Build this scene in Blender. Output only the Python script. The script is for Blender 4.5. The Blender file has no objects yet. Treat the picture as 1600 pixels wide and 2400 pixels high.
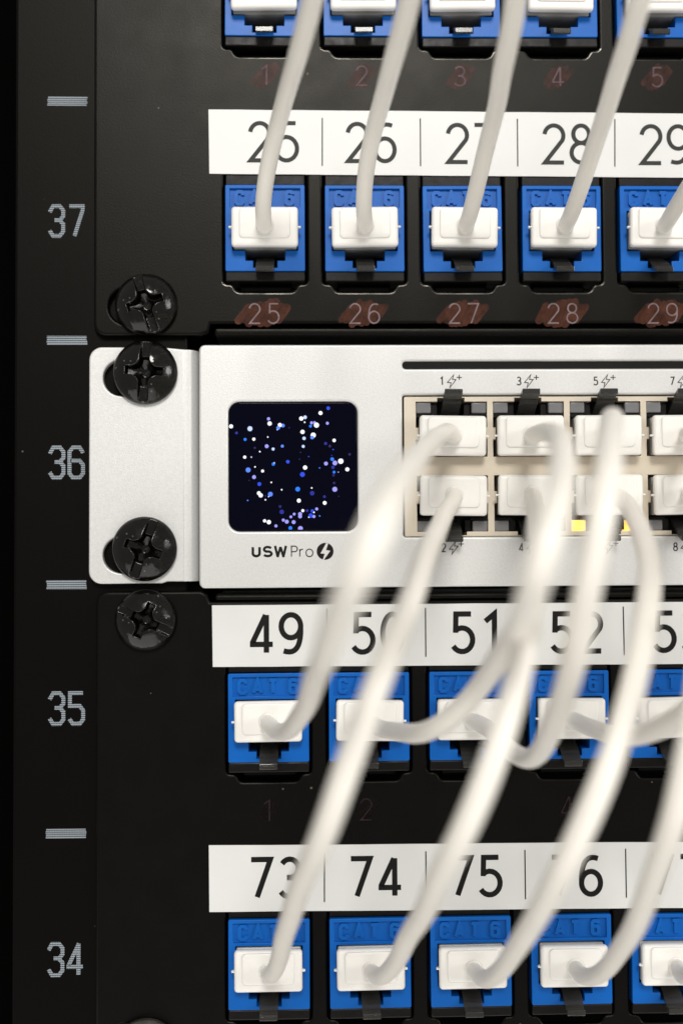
import bpy, bmesh, math, random
from mathutils import Matrix, Vector
random.seed(7)
S = 0.001                                   # everything below is written in millimetres
SC = bpy.context.scene
COL = SC.collection

# ------------------------------------------------------------------ camera, world, lamps, exposure
cam = bpy.data.cameras.new('camera')
cam_ob = bpy.data.objects.new('camera', cam)
COL.objects.link(cam_ob)
cam.sensor_fit = 'VERTICAL'
cam.sensor_height = 36.0
cam.lens = 2780 / 2400 * 36.0
cam.clip_start = 0.004
cam.clip_end = 50
RM = Matrix(((0.9996150050699952, 0.0051644482946635786, -0.027261146577591596),
             (-0.027049247089968257, -0.037417556276476006, -0.9989335637139051),
             (-0.006178986225832783, 0.9992863728461968, -0.03726345626901068)))
cam_ob.matrix_world = Matrix.Translation(Vector((4.50302, -214.90485, -4.2409)) * S) @ RM.to_4x4()
cam.dof.use_dof = True
cam.dof.focus_distance = 0.2095
cam.dof.aperture_fstop = 11.0
SC.camera = cam_ob

world = bpy.data.worlds.new('World')
SC.world = world
world.use_nodes = True
world.node_tree.nodes['Background'].inputs[0].default_value = (1.0, 0.965, 0.92, 1)
world.node_tree.nodes['Background'].inputs[1].default_value = 0.34

def lamp(name, loc, target, sx, sy, power, color):
    l = bpy.data.lights.new(name, 'AREA')
    l.shape = 'RECTANGLE'; l.size = sx; l.size_y = sy
    l.energy = power; l.color = color
    o = bpy.data.objects.new(name, l)
    COL.objects.link(o)
    o.location = loc
    o.rotation_euler = (Vector(target) - Vector(loc)).to_track_quat('-Z', 'Y').to_euler()
    return o
lamp('ceiling_lamp', (0.04, -1.25, 0.80), (0, 0, 0), 0.38, 0.38, 12.8, (1.0, 0.975, 0.93))
lamp('aisle_lamp', (1.30, -0.85, 0.32), (0, 0, 0), 0.50, 0.50, 7.5, (1.0, 0.975, 0.94))
lamp('floor_fill', (-0.25, -0.60, -1.45), (0, 0, 0), 2.10, 1.60, 15.5, (1.0, 0.965, 0.91))  # added fill from below, lifts the undersides of the cables
SC.view_settings.view_transform = 'Standard'
SC.view_settings.look = 'None'
SC.view_settings.exposure = 0.20
SC.view_settings.gamma = 1.0
SC.cycles.use_denoising = True
SC.cycles.max_bounces = 8
SC.cycles.transmission_bounces = 8

# ------------------------------------------------------------------ materials
def mat(name, col, rough=0.5, metal=0.0, spec=0.5, bump=0.0, bscale=2000.0, vary=0.0, vscale=40.0,
        trans=0.0, emit=None, estr=0.0, specks=0.0, rvary=0.0, bdetail=2.0, sss=0.0, coat=0.0):
    m = bpy.data.materials.new(name); m.use_nodes = True
    nt = m.node_tree; b = nt.nodes['Principled BSDF']
    b.inputs['Base Color'].default_value = (*col, 1)
    b.inputs['Roughness'].default_value = rough
    b.inputs['Metallic'].default_value = metal
    b.inputs['Specular IOR Level'].default_value = spec
    b.inputs['Transmission Weight'].default_value = trans
    if coat:
        b.inputs['Coat Weight'].default_value = coat; b.inputs['Coat Roughness'].default_value = 0.12
    if sss:
        b.inputs['Subsurface Weight'].default_value = sss
        b.inputs['Subsurface Radius'].default_value = (0.0012, 0.001, 0.0008)
        b.inputs['Subsurface Scale'].default_value = 1.0
    if emit:
        b.inputs['Emission Color'].default_value = (*emit, 1)
        b.inputs['Emission Strength'].default_value = estr
    tc = nt.nodes.new('ShaderNodeTexCoord')
    geo = nt.nodes.new('ShaderNodeNewGeometry')
    src = geo.outputs['Position']
    def noise(scale, detail):
        n = nt.nodes.new('ShaderNodeTexNoise'); n.inputs['Scale'].default_value = scale
        n.inputs['Detail'].default_value = detail
        nt.links.new(src, n.inputs['Vector']); return n
    if bump:
        n = noise(bscale, bdetail)
        bp = nt.nodes.new('ShaderNodeBump'); bp.inputs['Strength'].default_value = bump
        bp.inputs['Distance'].default_value = 0.0001
        nt.links.new(n.outputs['Fac'], bp.inputs['Height'])
        nt.links.new(bp.outputs['Normal'], b.inputs['Normal'])
    colsock = None
    if vary:
        n = noise(vscale, 4.0)
        mp = nt.nodes.new('ShaderNodeMapRange')
        mp.inputs['From Min'].default_value = 0.3; mp.inputs['From Max'].default_value = 0.7
        mp.inputs['To Min'].default_value = 1 - vary; mp.inputs['To Max'].default_value = 1 + vary
        nt.links.new(n.outputs['Fac'], mp.inputs['Value'])
        mx = nt.nodes.new('ShaderNodeMix'); mx.data_type = 'RGBA'; mx.blend_type = 'MULTIPLY'
        mx.inputs['Factor'].default_value = 1.0
        mx.inputs['A'].default_value = (*col, 1)
        nt.links.new(mp.outputs['Result'], mx.inputs['B'])
        colsock = mx.outputs['Result']
        nt.links.new(colsock, b.inputs['Base Color'])
    if rvary:
        n = noise(vscale * 3, 5.0)
        mp = nt.nodes.new('ShaderNodeMapRange')
        mp.inputs['From Min'].default_value = 0.3; mp.inputs['From Max'].default_value = 0.7
        mp.inputs['To Min'].default_value = rough - rvary; mp.inputs['To Max'].default_value = rough + rvary
        nt.links.new(n.outputs['Fac'], mp.inputs['Value'])
        nt.links.new(mp.outputs['Result'], b.inputs['Roughness'])
    if specks:
        v = nt.nodes.new('ShaderNodeTexVoronoi'); v.inputs['Scale'].default_value = 190.0
        nt.links.new(src, v.inputs['Vector'])
        wn = nt.nodes.new('ShaderNodeMath'); wn.operation = 'MULTIPLY'
        sep = nt.nodes.new('ShaderNodeSeparateColor'); nt.links.new(v.outputs['Color'], sep.inputs['Color'])
        nt.links.new(sep.outputs['Red'], wn.inputs[0]); wn.inputs[1].default_value = specks
        lt = nt.nodes.new('ShaderNodeMath'); lt.operation = 'LESS_THAN'
        nt.links.new(v.outputs['Distance'], lt.inputs[0]); nt.links.new(wn.outputs[0], lt.inputs[1])
        mx = nt.nodes.new('ShaderNodeMix'); mx.data_type = 'RGBA'
        if colsock: nt.links.new(colsock, mx.inputs['A'])
        else: mx.inputs['A'].default_value = (*col, 1)
        mx.inputs['B'].default_value = (0.09, 0.08, 0.065, 1)
        nt.links.new(lt.outputs[0], mx.inputs['Factor'])
        nt.links.new(mx.outputs['Result'], b.inputs['Base Color'])
    return m

M = {}
M['panel'] = mat('black_panel_paint', (0.0008, 0.0007, 0.0006), 0.37, spec=0.155, bump=0.20, bscale=3400, specks=0.045, vary=0.15, vscale=60, rvary=0.03)
M['edge'] = mat('rubbed_edge_glint', (0.034, 0.032, 0.028), 0.24, metal=0.85, spec=0.4, bump=0.3, bscale=500, vary=0.98, vscale=95, rvary=0.08)
M['rail'] = mat('black_rail_paint', (0.0010, 0.0009, 0.0008), 0.40, spec=0.10, bump=0.16, bscale=3600, specks=0.034, vary=0.2, vscale=90)
M['void'] = mat('black_cabinet_paint', (0.0004, 0.0004, 0.0003), 0.8, spec=0.02)
for k_ in ('panel', 'rail'): M[k_].node_tree.nodes['Principled BSDF'].inputs['Specular Tint'].default_value = (1.0, 0.96, 0.87, 1)
M['print'] = None
M['silver'] = mat('sandblasted_silver', (0.675, 0.675, 0.665), 0.44, metal=0.35, bump=0.24, bscale=4200, vary=0.05, vscale=2500, bdetail=1.0)
M['white'] = mat('white_boot_plastic', (0.83, 0.812, 0.775), 0.34, sss=0.15, vary=0.02, vscale=200)
M['jacket'] = mat('cable_jacket', (0.88, 0.850, 0.785), 0.42, bump=0.12, bscale=900, vary=0.02, vscale=150)
M['clear'] = mat('clear_plug_plastic', (0.50, 0.50, 0.48), 0.22, trans=0.45, spec=0.3)
M['latch'] = mat('clear_latch_plastic', (0.12, 0.118, 0.11), 0.16, trans=0.8, spec=0.12)
M['tape'] = mat('white_tape', (0.675, 0.68, 0.665), 0.40, bump=0.35, bscale=55, vary=0.035, vscale=70, bdetail=1.0)
M['ink'] = mat('black_ink', (0.006, 0.005, 0.0045), 0.5, spec=0.2)
M['glare_ink'] = mat('glare_ink', (0.030, 0.031, 0.028), 0.5, spec=0.2)  # black print lightened: glare on the uppermost tape put into the ink colour
M['blue'] = mat('blue_jack_plastic', (0.0025, 0.108, 0.445), 0.34, spec=0.22, bump=0.06, bscale=1200, vary=0.06, vscale=150)
M['housing'] = mat('black_jack_plastic', (0.0035, 0.0031, 0.0027), 0.40, spec=0.20, bump=0.1, bscale=1500, rvary=0.08, vscale=200)
M['hole'] = mat('dark_socket_plastic', (0.003, 0.003, 0.003), 0.6, spec=0.2)
M['beige'] = mat('champagne_shield', (0.74, 0.66, 0.54), 0.34, metal=0.4, bump=0.08, bscale=1600, vary=0.04, vscale=120)
M['lens'] = mat('grey_light_window', (0.19, 0.19, 0.195), 0.22, spec=0.5, vary=0.1, vscale=300)
M['amber'] = mat('amber_light', (0.8, 0.45, 0.08), 0.3, emit=(1.0, 0.50, 0.08), estr=1.7)
M['screw'] = mat('black_oxide_steel', (0.003, 0.0026, 0.002), 0.14, metal=0.0, spec=0.36, bump=0.5, bscale=900, rvary=0.10, vscale=350, vary=0.5)
M['worn'] = mat('worn_steel', (0.10, 0.095, 0.085), 0.25, metal=0.8, bump=0.3, bscale=1300, rvary=0.1, vscale=300, vary=0.4)
M['glass'] = mat('dark_screen_glass', (0.0003, 0.0003, 0.0022), 0.06, spec=0.10, emit=(0.03, 0.04, 1.0), estr=0.0035)
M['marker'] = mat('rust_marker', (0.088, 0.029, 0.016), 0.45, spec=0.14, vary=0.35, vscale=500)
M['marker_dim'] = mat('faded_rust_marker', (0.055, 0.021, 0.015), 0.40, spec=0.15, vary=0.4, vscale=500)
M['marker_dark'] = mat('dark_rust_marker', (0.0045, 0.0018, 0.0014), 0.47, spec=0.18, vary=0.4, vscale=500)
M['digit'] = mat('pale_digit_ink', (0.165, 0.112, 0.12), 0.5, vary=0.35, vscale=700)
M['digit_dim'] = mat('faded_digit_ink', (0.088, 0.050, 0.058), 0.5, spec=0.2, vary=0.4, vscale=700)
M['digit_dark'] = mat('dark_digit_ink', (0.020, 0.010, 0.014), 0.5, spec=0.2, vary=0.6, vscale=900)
for k, c, e in (('w', (0.93, 0.95, 1.0), 1.05), ('p', (0.55, 0.68, 1.0), 1.0), ('l', (0.36, 0.34, 1.0), 0.95),
                ('m', (0.10, 0.25, 1.0), 0.95), ('c', (0.01, 0.20, 0.95), 0.95), ('b', (0.015, 0.07, 0.85), 0.85),
                ('d', (0.008, 0.02, 0.42), 0.7), ('v', (0.02, 0.004, 0.17), 0.6)):
    M['dot_' + k] = mat('screen_dot_' + k, (0, 0, 0), 0.3, emit=c, estr=e)

def raster_print():                          # numerals printed in fine horizontal lines of dots
    m = mat('raster_print', (0.36, 0.40, 0.43), 0.6, spec=0.2)
    nt = m.node_tree; b = nt.nodes['Principled BSDF']
    geo = nt.nodes.new('ShaderNodeNewGeometry')
    sep = nt.nodes.new('ShaderNodeSeparateXYZ'); nt.links.new(geo.outputs['Position'], sep.inputs[0])
    def wave(sock, pitch):
        a = nt.nodes.new('ShaderNodeMath'); a.operation = 'MULTIPLY'; a.inputs[1].default_value = 2 * math.pi / pitch
        nt.links.new(sock, a.inputs[0])
        s = nt.nodes.new('ShaderNodeMath'); s.operation = 'SINE'; nt.links.new(a.outputs[0], s.inputs[0]); return s
    wz = wave(sep.outputs['Z'], 0.00039); wx = wave(sep.outputs['X'], 0.00030)
    ad = nt.nodes.new('ShaderNodeMath'); ad.operation = 'MULTIPLY_ADD'
    nt.links.new(wx.outputs[0], ad.inputs[0]); ad.inputs[1].default_value = 0.35; nt.links.new(wz.outputs[0], ad.inputs[2])
    mr = nt.nodes.new('ShaderNodeMapRange'); mr.inputs['From Min'].default_value = -0.85; mr.inputs['From Max'].default_value = -0.05
    nt.links.new(ad.outputs[0], mr.inputs['Value'])
    mx = nt.nodes.new('ShaderNodeMix'); mx.data_type = 'RGBA'
    mx.inputs['A'].default_value = (0.03, 0.032, 0.034, 1); mx.inputs['B'].default_value = (0.27, 0.31, 0.345, 1)
    nt.links.new(mr.outputs['Result'], mx.inputs['Factor'])
    nt.links.new(mx.outputs['Result'], b.inputs['Base Color'])
    return m
M['print'] = raster_print()
for k_, lo_, hi_ in (('marker', .36, .76), ('marker_dim', .36, .72), ('marker_dark', .15, .6)):   # thin smeared ink lets the paint show through
    nt = M[k_].node_tree; geo = nt.nodes.new('ShaderNodeNewGeometry'); n = nt.nodes.new('ShaderNodeTexNoise')
    n.inputs['Scale'].default_value = 420; n.inputs['Detail'].default_value = 5
    nt.links.new(geo.outputs['Position'], n.inputs['Vector'])
    mp = nt.nodes.new('ShaderNodeMapRange'); mp.inputs['From Min'].default_value = .34; mp.inputs['From Max'].default_value = .62
    mp.inputs['To Min'].default_value = lo_; mp.inputs['To Max'].default_value = hi_
    nt.links.new(n.outputs['Fac'], mp.inputs['Value'])
    nt.links.new(mp.outputs['Result'], nt.nodes['Principled BSDF'].inputs['Alpha'])
# worn edges and brighter glints on the screws
def wear(m, amount):
    nt = m.node_tree; b = nt.nodes['Principled BSDF']
    src = b.inputs['Base Color'].links[0].from_socket
    geo = nt.nodes.new('ShaderNodeNewGeometry')
    mp = nt.nodes.new('ShaderNodeMapRange'); mp.inputs['From Min'].default_value = .545; mp.inputs['From Max'].default_value = .62
    nt.links.new(geo.outputs['Pointiness'], mp.inputs['Value'])
    n = nt.nodes.new('ShaderNodeTexNoise'); n.inputs['Scale'].default_value = 900; n.inputs['Detail'].default_value = 4
    nt.links.new(geo.outputs['Position'], n.inputs['Vector'])
    mm = nt.nodes.new('ShaderNodeMath'); mm.operation = 'MULTIPLY'; nt.links.new(mp.outputs['Result'], mm.inputs[0]); nt.links.new(n.outputs['Fac'], mm.inputs[1])
    m2 = nt.nodes.new('ShaderNodeMath'); m2.operation = 'MULTIPLY'; m2.inputs[1].default_value = amount; m2.use_clamp = True; nt.links.new(mm.outputs[0], m2.inputs[0])
    mx = nt.nodes.new('ShaderNodeMix'); mx.data_type = 'RGBA'; nt.links.new(src, mx.inputs['A']); mx.inputs['B'].default_value = (0.10, 0.095, 0.085, 1)
    nt.links.new(m2.outputs[0], mx.inputs['Factor']); nt.links.new(mx.outputs['Result'], b.inputs['Base Color'])
wear(M['screw'], 1.6)

# ------------------------------------------------------------------ helpers
def link(name, mesh, m, parent=None, loc=(0, 0, 0), roty=0.0):
    if isinstance(m, str): m = M[m]
    if mesh is not None and m is not None and not mesh.materials: mesh.materials.append(m)
    o = bpy.data.objects.new(name, mesh); COL.objects.link(o)
    o.location = Vector(loc) * S
    o.rotation_euler = (0, roty, 0)
    if parent: o.parent = parent
    return o

def thing(name, label, cat, loc=(0, 0, 0), group=None):
    o = bpy.data.objects.new(name, None); COL.objects.link(o)
    o.empty_display_size = 0.005
    o.location = Vector(loc) * S
    o['label'] = label; o['category'] = cat
    if group: o['group'] = group
    return o

def done(bm, name, smooth_small=None, smooth=False):
    bmesh.ops.recalc_face_normals(bm, faces=bm.faces)
    me = bpy.data.meshes.new(name)
    if smooth:
        for f in bm.faces: f.smooth = True
    if smooth_small is not None:
        for f in bm.faces: f.smooth = f.calc_area() < smooth_small
    bm.to_mesh(me); bm.free()
    me.transform(Matrix.Scale(S, 4))
    return me

def plate(outlines, thick, bevel, y, name='plate', res=2):
    """flat sheet in the X-Z plane with holes and rounded edges; front face at y (mm)"""
    cu = bpy.data.curves.new('tmp', 'CURVE'); cu.dimensions = '2D'; cu.fill_mode = 'BOTH'
    cu.extrude = max(thick / 2 - bevel, 0.0); cu.bevel_depth = bevel; cu.bevel_resolution = res; cu.offset = -bevel
    for pts in outlines:
        sp = cu.splines.new('POLY'); sp.points.add(len(pts) - 1)
        for i, q in enumerate(pts): sp.points[i].co = (q[0], q[1], 0, 1)
        sp.use_cyclic_u = True
    ob = bpy.data.objects.new('tmp', cu); COL.objects.link(ob)
    dg = bpy.context.evaluated_depsgraph_get()
    me = bpy.data.meshes.new_from_object(ob.evaluated_get(dg), depsgraph=dg)
    bpy.data.objects.remove(ob); bpy.data.curves.remove(cu)
    me.name = name; me.materials.clear()
    me.transform(Matrix(((1, 0, 0, 0), (0, 0, -1, y + thick / 2), (0, 1, 0, 0), (0, 0, 0, 1))))
    bm = bmesh.new(); bm.from_mesh(me)
    bmesh.ops.remove_doubles(bm, verts=bm.verts, dist=1e-4)
    for f in bm.faces: f.smooth = abs(f.normal.y) < 0.98 and f.calc_area() < 400 and abs(f.normal.y) > 0.02
    bm.to_mesh(me); bm.free()
    me.transform(Matrix.Scale(S, 4))
    return me

def rrect(x0, z0, x1, z1, r=0.0, n=5):
    if r <= 0: return [(x0, z0), (x1, z0), (x1, z1), (x0, z1)]
    out = []
    for cx, cz, a in ((x1 - r, z0 + r, -90), (x1 - r, z1 - r, 0), (x0 + r, z1 - r, 90), (x0 + r, z0 + r, 180)):
        for k in range(n + 1):
            t = math.radians(a + 90 * k / n); out.append((cx + r * math.cos(t), cz + r * math.sin(t)))
    return out

def soften(pts, r, n=3):
    """round the corners of a polygon"""
    out = []; N = len(pts)
    for i in range(N):
        p0, p1, p2 = Vector(pts[i - 1]), Vector(pts[i]), Vector(pts[(i + 1) % N])
        a = (p0 - p1); b = (p2 - p1); rr = min(r, a.length * 0.45, b.length * 0.45)
        A = p1 + a.normalized() * rr; B = p1 + b.normalized() * rr
        for k in range(n + 1):
            t = k / n; q = A * (1 - t) ** 2 + p1 * 2 * t * (1 - t) + B * t * t
            out.append((q.x, q.y))
    return out

def box(bm, x0, x1, y0, y1, z0, z1, r=0.0, seg=2):
    vs = bmesh.ops.create_cube(bm, size=1.0)['verts']
    for v in vs:
        v.co.x = x0 + (v.co.x + 0.5) * (x1 - x0); v.co.y = y0 + (v.co.y + 0.5) * (y1 - y0); v.co.z = z0 + (v.co.z + 0.5) * (z1 - z0)
    if r > 0:
        es = list({e for v in vs for e in v.link_edges})
        bmesh.ops.bevel(bm, geom=es, offset=r, segments=seg, profile=0.5, affect='EDGES', clamp_overlap=True)
    return vs

def join_mesh(bm, me):
    """add an already scaled mesh (metres) to a bmesh in millimetres"""
    t = me.copy(); t.transform(Matrix.Scale(1 / S, 4)); bm.from_mesh(t); bpy.data.meshes.remove(t)

def arc(cx, cz, rx, rz, a0, a1, n=14):
    return [(cx + rx * math.cos(math.radians(a0 + (a1 - a0) * k / n)), cz + rz * math.sin(math.radians(a0 + (a1 - a0) * k / n))) for k in range(n + 1)]
def bez(p0, p1, p2, n=8):
    return [((1 - t) ** 2 * p0[0] + 2 * t * (1 - t) * p1[0] + t * t * p2[0], (1 - t) ** 2 * p0[1] + 2 * t * (1 - t) * p1[1] + t * t * p2[1]) for t in [k / n for k in range(n + 1)]]
GLYPH = {   # strokes in a box 0.58 wide, 1 high
    '0': [arc(.29, .5, .27, .5, 90, 450, 28)],
    '1': [[(.10, .80), (.36, 1.0), (.36, 0)]],
    '2': [arc(.29, .725, .27, .275, 172, -28, 14) + [(.03, 0.0), (.57, 0.0)]],
    '3': [arc(.27, .755, .25, .245, 150, -90, 12) + [(.19, .51)], [(.19, .51)] + arc(.27, .255, .29, .255, 90, -152, 14)],
    '4': [[(.40, 1.0), (.03, .27), (.03, .22), (.60, .22)], [(.42, 1.0), (.42, 0)]],
    '5': [[(.52, 1.0), (.09, 1.0), (.075, .50)], arc(.26, .315, .30, .315, 126, -148, 16)],
    '6': [bez((.50, .955), (.02, 1.12), (.015, .36), 10), arc(.29, .305, .275, .305, 0, 360, 24)],
    '7': [[(.0, 1.0), (.55, 1.0), (.17, 0)]],
    '8': [arc(.29, .765, .225, .235, 0, 360, 22), arc(.29, .265, .28, .265, 0, 360, 24)],
    '9': [bez((.08, .045), (.57, -.12), (.565, .64), 10), arc(.29, .695, .275, .305, 0, 360, 24)],
    'U': [[(0, 1.0), (0, .32)] + arc(.29, .30, .29, .30, 180, 360, 12) + [(.58, .32), (.58, 1.0)]],
    'S': [arc(.28, .745, .26, .255, 25, 265, 14) + arc(.28, .255, .28, .255, 85, -155, 14)],
    'W': [[(0, 1.12), (.22, -.12)], [(.20, -.12), (.44, 1.0)], [(.44, 1.0), (.68, -.12)], [(.66, -.12), (.88, 1.12)]],
    'P': [[(0, 0), (0, 1.0), (.30, 1.0)] + arc(.30, .735, .25, .265, 90, -90, 10) + [(0, .47)]],
    'r': [[(0, 0), (0, .70)], [(0, .45)] + arc(.26, .44, .26, .26, 175, 78, 6)],
    'o': [arc(.30, .35, .29, .36, 0, 360, 24)],
    'C': [[(.58, .72), (.58, .86), (.46, 1.0), (.14, 1.0), (.02, .86), (.02, .14), (.14, 0), (.46, 0), (.58, .14), (.58, .28)]],
    'A': [[(0, 0), (.30, 1.0), (.60, 0)], [(.12, .28), (.48, .28)]],
    'T': [[(0, 1.0), (.6, 1.0)], [(.3, 1.0), (.3, 0)]],
    'R3': [[(0, .80), (.14, 1.0), (.42, 1.0), (.56, .86), (.56, .66), (.42, .53), (.20, .53)], [(.40, .53), (.56, .40), (.56, .14), (.42, 0), (.14, 0), (0, .18)]],
    'R4': [[(.42, 1.0), (0, .30), (0, .25), (.58, .25)], [(.40, 1.0), (.40, 0)]],
    'R5': [[(.55, 1.0), (.02, 1.0), (.02, .58), (.42, .58), (.56, .44), (.56, .14), (.42, 0), (.14, 0), (0, .16)]],
    'R6': [[(.56, .82), (.42, 1.0), (.14, 1.0), (0, .86), (0, .14), (.14, 0), (.42, 0), (.56, .14), (.56, .42), (.42, .56), (.04, .56)]],
    'R7': [[(0, 1.0), (.56, 1.0), (.56, .88), (.22, 0)]],
    'G6': [[(.56, .80), (.56, .88), (.44, 1.0), (.14, 1.0), (.02, .88), (.02, .12), (.14, 0), (.44, 0), (.56, .12), (.56, .46), (.44, .60), (.17, .60)]],
}
def ribbon(bm, pts, w, y, closed=False, depth=0.0):
    P = [Vector(p) for p in pts]
    Q = [P[0]]
    for p in P[1:]:
        if (p - Q[-1]).length > 1e-3: Q.append(p)
    closed = closed or (len(Q) > 3 and (Q[0] - Q[-1]).length < 1e-2)
    if closed and (Q[0] - Q[-1]).length < 1e-2: Q.pop()
    n = len(Q); L = []; Rr = []
    for i in range(n):
        if closed: a, b = Q[i] - Q[i - 1], Q[(i + 1) % n] - Q[i]
        else:
            a = Q[i] - Q[i - 1] if i else Q[1] - Q[0]
            b = Q[i + 1] - Q[i] if i < n - 1 else Q[-1] - Q[-2]
        a = a.normalized(); b = b.normalized(); t = (a + b)
        t = t.normalized() if t.length > 1e-6 else a
        nn = Vector((-t.y, t.x)); c = max(0.30, nn.dot(Vector((-a.y, a.x))))
        L.append(Q[i] + nn * (w / 2 / c)); Rr.append(Q[i] - nn * (w / 2 / c))
    vl = [bm.verts.new((p.x, y, p.y)) for p in L]; vr = [bm.verts.new((p.x, y, p.y)) for p in Rr]
    rng = range(n if closed else n - 1)
    if depth:
        bl = [bm.verts.new((p.x, y + depth, p.y)) for p in L]; br = [bm.verts.new((p.x, y + depth, p.y)) for p in Rr]
    for i in rng:
        j = (i + 1) % n
        bm.faces.new((vl[i], vl[j], vr[j], vr[i]))
        if depth:
            bm.faces.new((vl[i], bl[i], bl[j], vl[j])); bm.faces.new((vr[i], vr[j], br[j], br[i]))
    if depth and not closed:
        bm.faces.new((vl[0], vr[0], br[0], bl[0])); bm.faces.new((vl[-1], bl[-1], br[-1], vr[-1]))
NP = [0]
def write(bm, text, x, z, h, w, y, adv=0.0, wide=1.0, depth=0.0, glyphs=None):
    """text as pen strokes: x, z = lower left, h = full height with the pen width, adv = step between glyphs (mm)"""
    hh = h - w
    for i, ch in enumerate(text):
        if ch == ' ': continue
        g = GLYPH[ch]
        for k, st in enumerate(g):
            NP[0] += 1
            ribbon(bm, [(x + i * adv + w / 2 + p[0] * hh * wide, z + w / 2 + p[1] * hh) for p in st], w, y - 0.004 * k, depth=depth)
def text_mesh(name, *a, **k):
    bm = bmesh.new(); write(bm, *a, **k)
    me = bpy.data.meshes.new(name)
    for f in bm.faces:
        f.normal_update()
        if not k.get('depth') and f.normal.y > 0: f.normal_flip()
    bm.to_mesh(me); bm.free(); me.transform(Matrix.Scale(S, 4)); return me
def poly_mesh(name, pts, y):
    return plate([pts], 0.02, 0.0, y, name)

# ------------------------------------------------------------------ the rack: rail, printed unit numbers, dark cabinet behind
rack = thing('server_rack', 'black steel rack post printed with unit numbers 37 to 34 and short dashes', 'server rack', (0, 0, 0))
UX = -24.85
def rail_holes():
    out = []
    for i in range(-4, 5):
        for dz in (0.0, 15.875, 31.75):
            zc = -9.1 + 44.45 * i + 6.35 + dz
            if -118 < zc - 5 and zc + 5 < 128: out.append(rrect(UX - 4.6, zc - 4.6, UX + 4.6, zc + 4.6, 0.5, 2))
    return out
bm = bmesh.new()
join_mesh(bm, plate([rrect(-49.0, -122, -17.5, 134, 0.6, 3)] + rail_holes(), 2.0, 0.55, 1.6))
box(bm, -49.0, -47.2, 2.9, 40, -122, 134)                     # the post's bent side
box(bm, -17.9, -17.5, 2.9, 30, -122, 134)                     # its inner return
rail = link('mounting_rail', done(bm, 'mounting_rail'), 'rail', rack)
for zc in (124.1, 79.72, 35.48, -9.08, -53.72, -98.2):
    bm = bmesh.new()
    j = random.uniform(-.1, .1)
    for k in range(4):
        a = random.uniform(-.12, .12); c = random.uniform(-.12, .12)
        z0 = zc - 0.84 + k * 0.425
        vs = [bm.verts.new((x, 1.57, z)) for x, z in ((-43.05 + a + j, z0), (-35.85 + c + j, z0 - .02), (-35.9 + c + j, z0 + .36), (-43.0 + a + j, z0 + .38))]
        bm.faces.new(vs)
    link('unit_mark', done(bm, 'unit_mark'), 'print', rail)
for txt, x, z in (('38', -43.0, 98.9), ('37', -43.0, 54.35), ('36', -42.85, 9.98), ('35', -42.75, -34.5), ('34', -42.8, -79.15), ('33', -42.8, -123)):
    if txt in ('38', '33'): continue
    o = link('unit_number', text_mesh('unit_number', ['R' + c for c in txt], x, z, 6.2, 0.70, 1.57, adv=3.55, wide=0.80), 'print', rail)
bm = bmesh.new(); box(bm, -110, 150, 70, 72, -150, 160)
link('rear_panel', done(bm, 'rear_panel'), 'void', rack)
bm = bmesh.new(); box(bm, -75, -52.5, 18, 70, -150, 160); box(bm, -150, -75, 30, 70, -150, 160)
link('side_panel', done(bm, 'side_panel'), 'void', rack)

# ------------------------------------------------------------------ patch panels
PITCH = 18.06
XJ = {'top': -3.24, 'r25': -3.22, 'r49': -2.95, 'r73': -3.08}
ZJ = {'top': 91.25, 'r25': 47.67, 'r49': -41.05, 'r73': -84.75}
NCOL = 5
def jack_hole(xc, zb):
    return soften([(xc - 7.55, zb - 2.1), (xc - 5.9, zb - 2.1), (xc - 5.2, zb - 3.55), (xc + 5.2, zb - 3.55), (xc + 5.9, zb - 2.1), (xc + 7.55, zb - 2.1),
                   (xc + 7.55, zb + 18.6), (xc - 7.55, zb + 18.6)], 0.8, 4)
def oval(xc0, xc1, zc, r):
    return [(xc1 + r * math.cos(math.radians(t)), zc + r * math.sin(math.radians(t))) for t in range(-90, 91, 12)] + \
           [(xc0 + r * math.cos(math.radians(t)), zc + r * math.sin(math.radians(t))) for t in range(90, 271, 12)]

def patch_panel(label, lo, hi, rows, holes):
    p = thing('patch_bay', label, 'patch panel', (0, 0, 0), 'patch panels in the rack')
    R = 2.2
    if lo is not None:       # upper panel: lower edge in view
        out = [(-34.35, 134), (-34.35, 36.0 + R)] + arc(-34.35 + R, 36.0 + R, R, R, 180, 270, 6) + [(-15.2, 36.0), (-13.6, 36.6), (-13.2, 38.15), (130, 38.15), (130, 134)]
    else:
        out = [(-33.8, -122), (130, -122), (130, -12.3), (-13.4, -12.3), (-13.9, -11.0), (-15.0, -10.35)] + arc(-33.8 + R, -10.35 - R, R, R, 90, 180, 6)
    hl = [jack_hole(XJ[r] + PITCH * k, ZJ[r]) for r in rows for k in range(NCOL)] + holes
    bm = bmesh.new()
    join_mesh(bm, plate([out] + hl, 1.5, 0.55, 0.0, res=5))
    z0, z1 = (36.05, 37.5) if lo is not None else (-12.15, -10.95)
    box(bm, -12.6, 130, 0.15, 20, z0, z1, 0.55, 4)                # rolled edge of the body behind the plate
    me = bpy.data.meshes.new('face_plate'); bm.to_mesh(me); bm.free(); me.transform(Matrix.Scale(S, 4))
    me.materials.append(M['panel']); me.materials.append(M['edge'])
    for f in me.polygons:                                         # worn lower lips, upper panel only: brighter metal put there for the glints
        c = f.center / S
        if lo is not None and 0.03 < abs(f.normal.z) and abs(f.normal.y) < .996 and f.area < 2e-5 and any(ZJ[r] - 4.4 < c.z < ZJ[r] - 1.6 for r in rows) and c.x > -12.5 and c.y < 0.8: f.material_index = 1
    link('face_plate', me, None, p)
    return p
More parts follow.
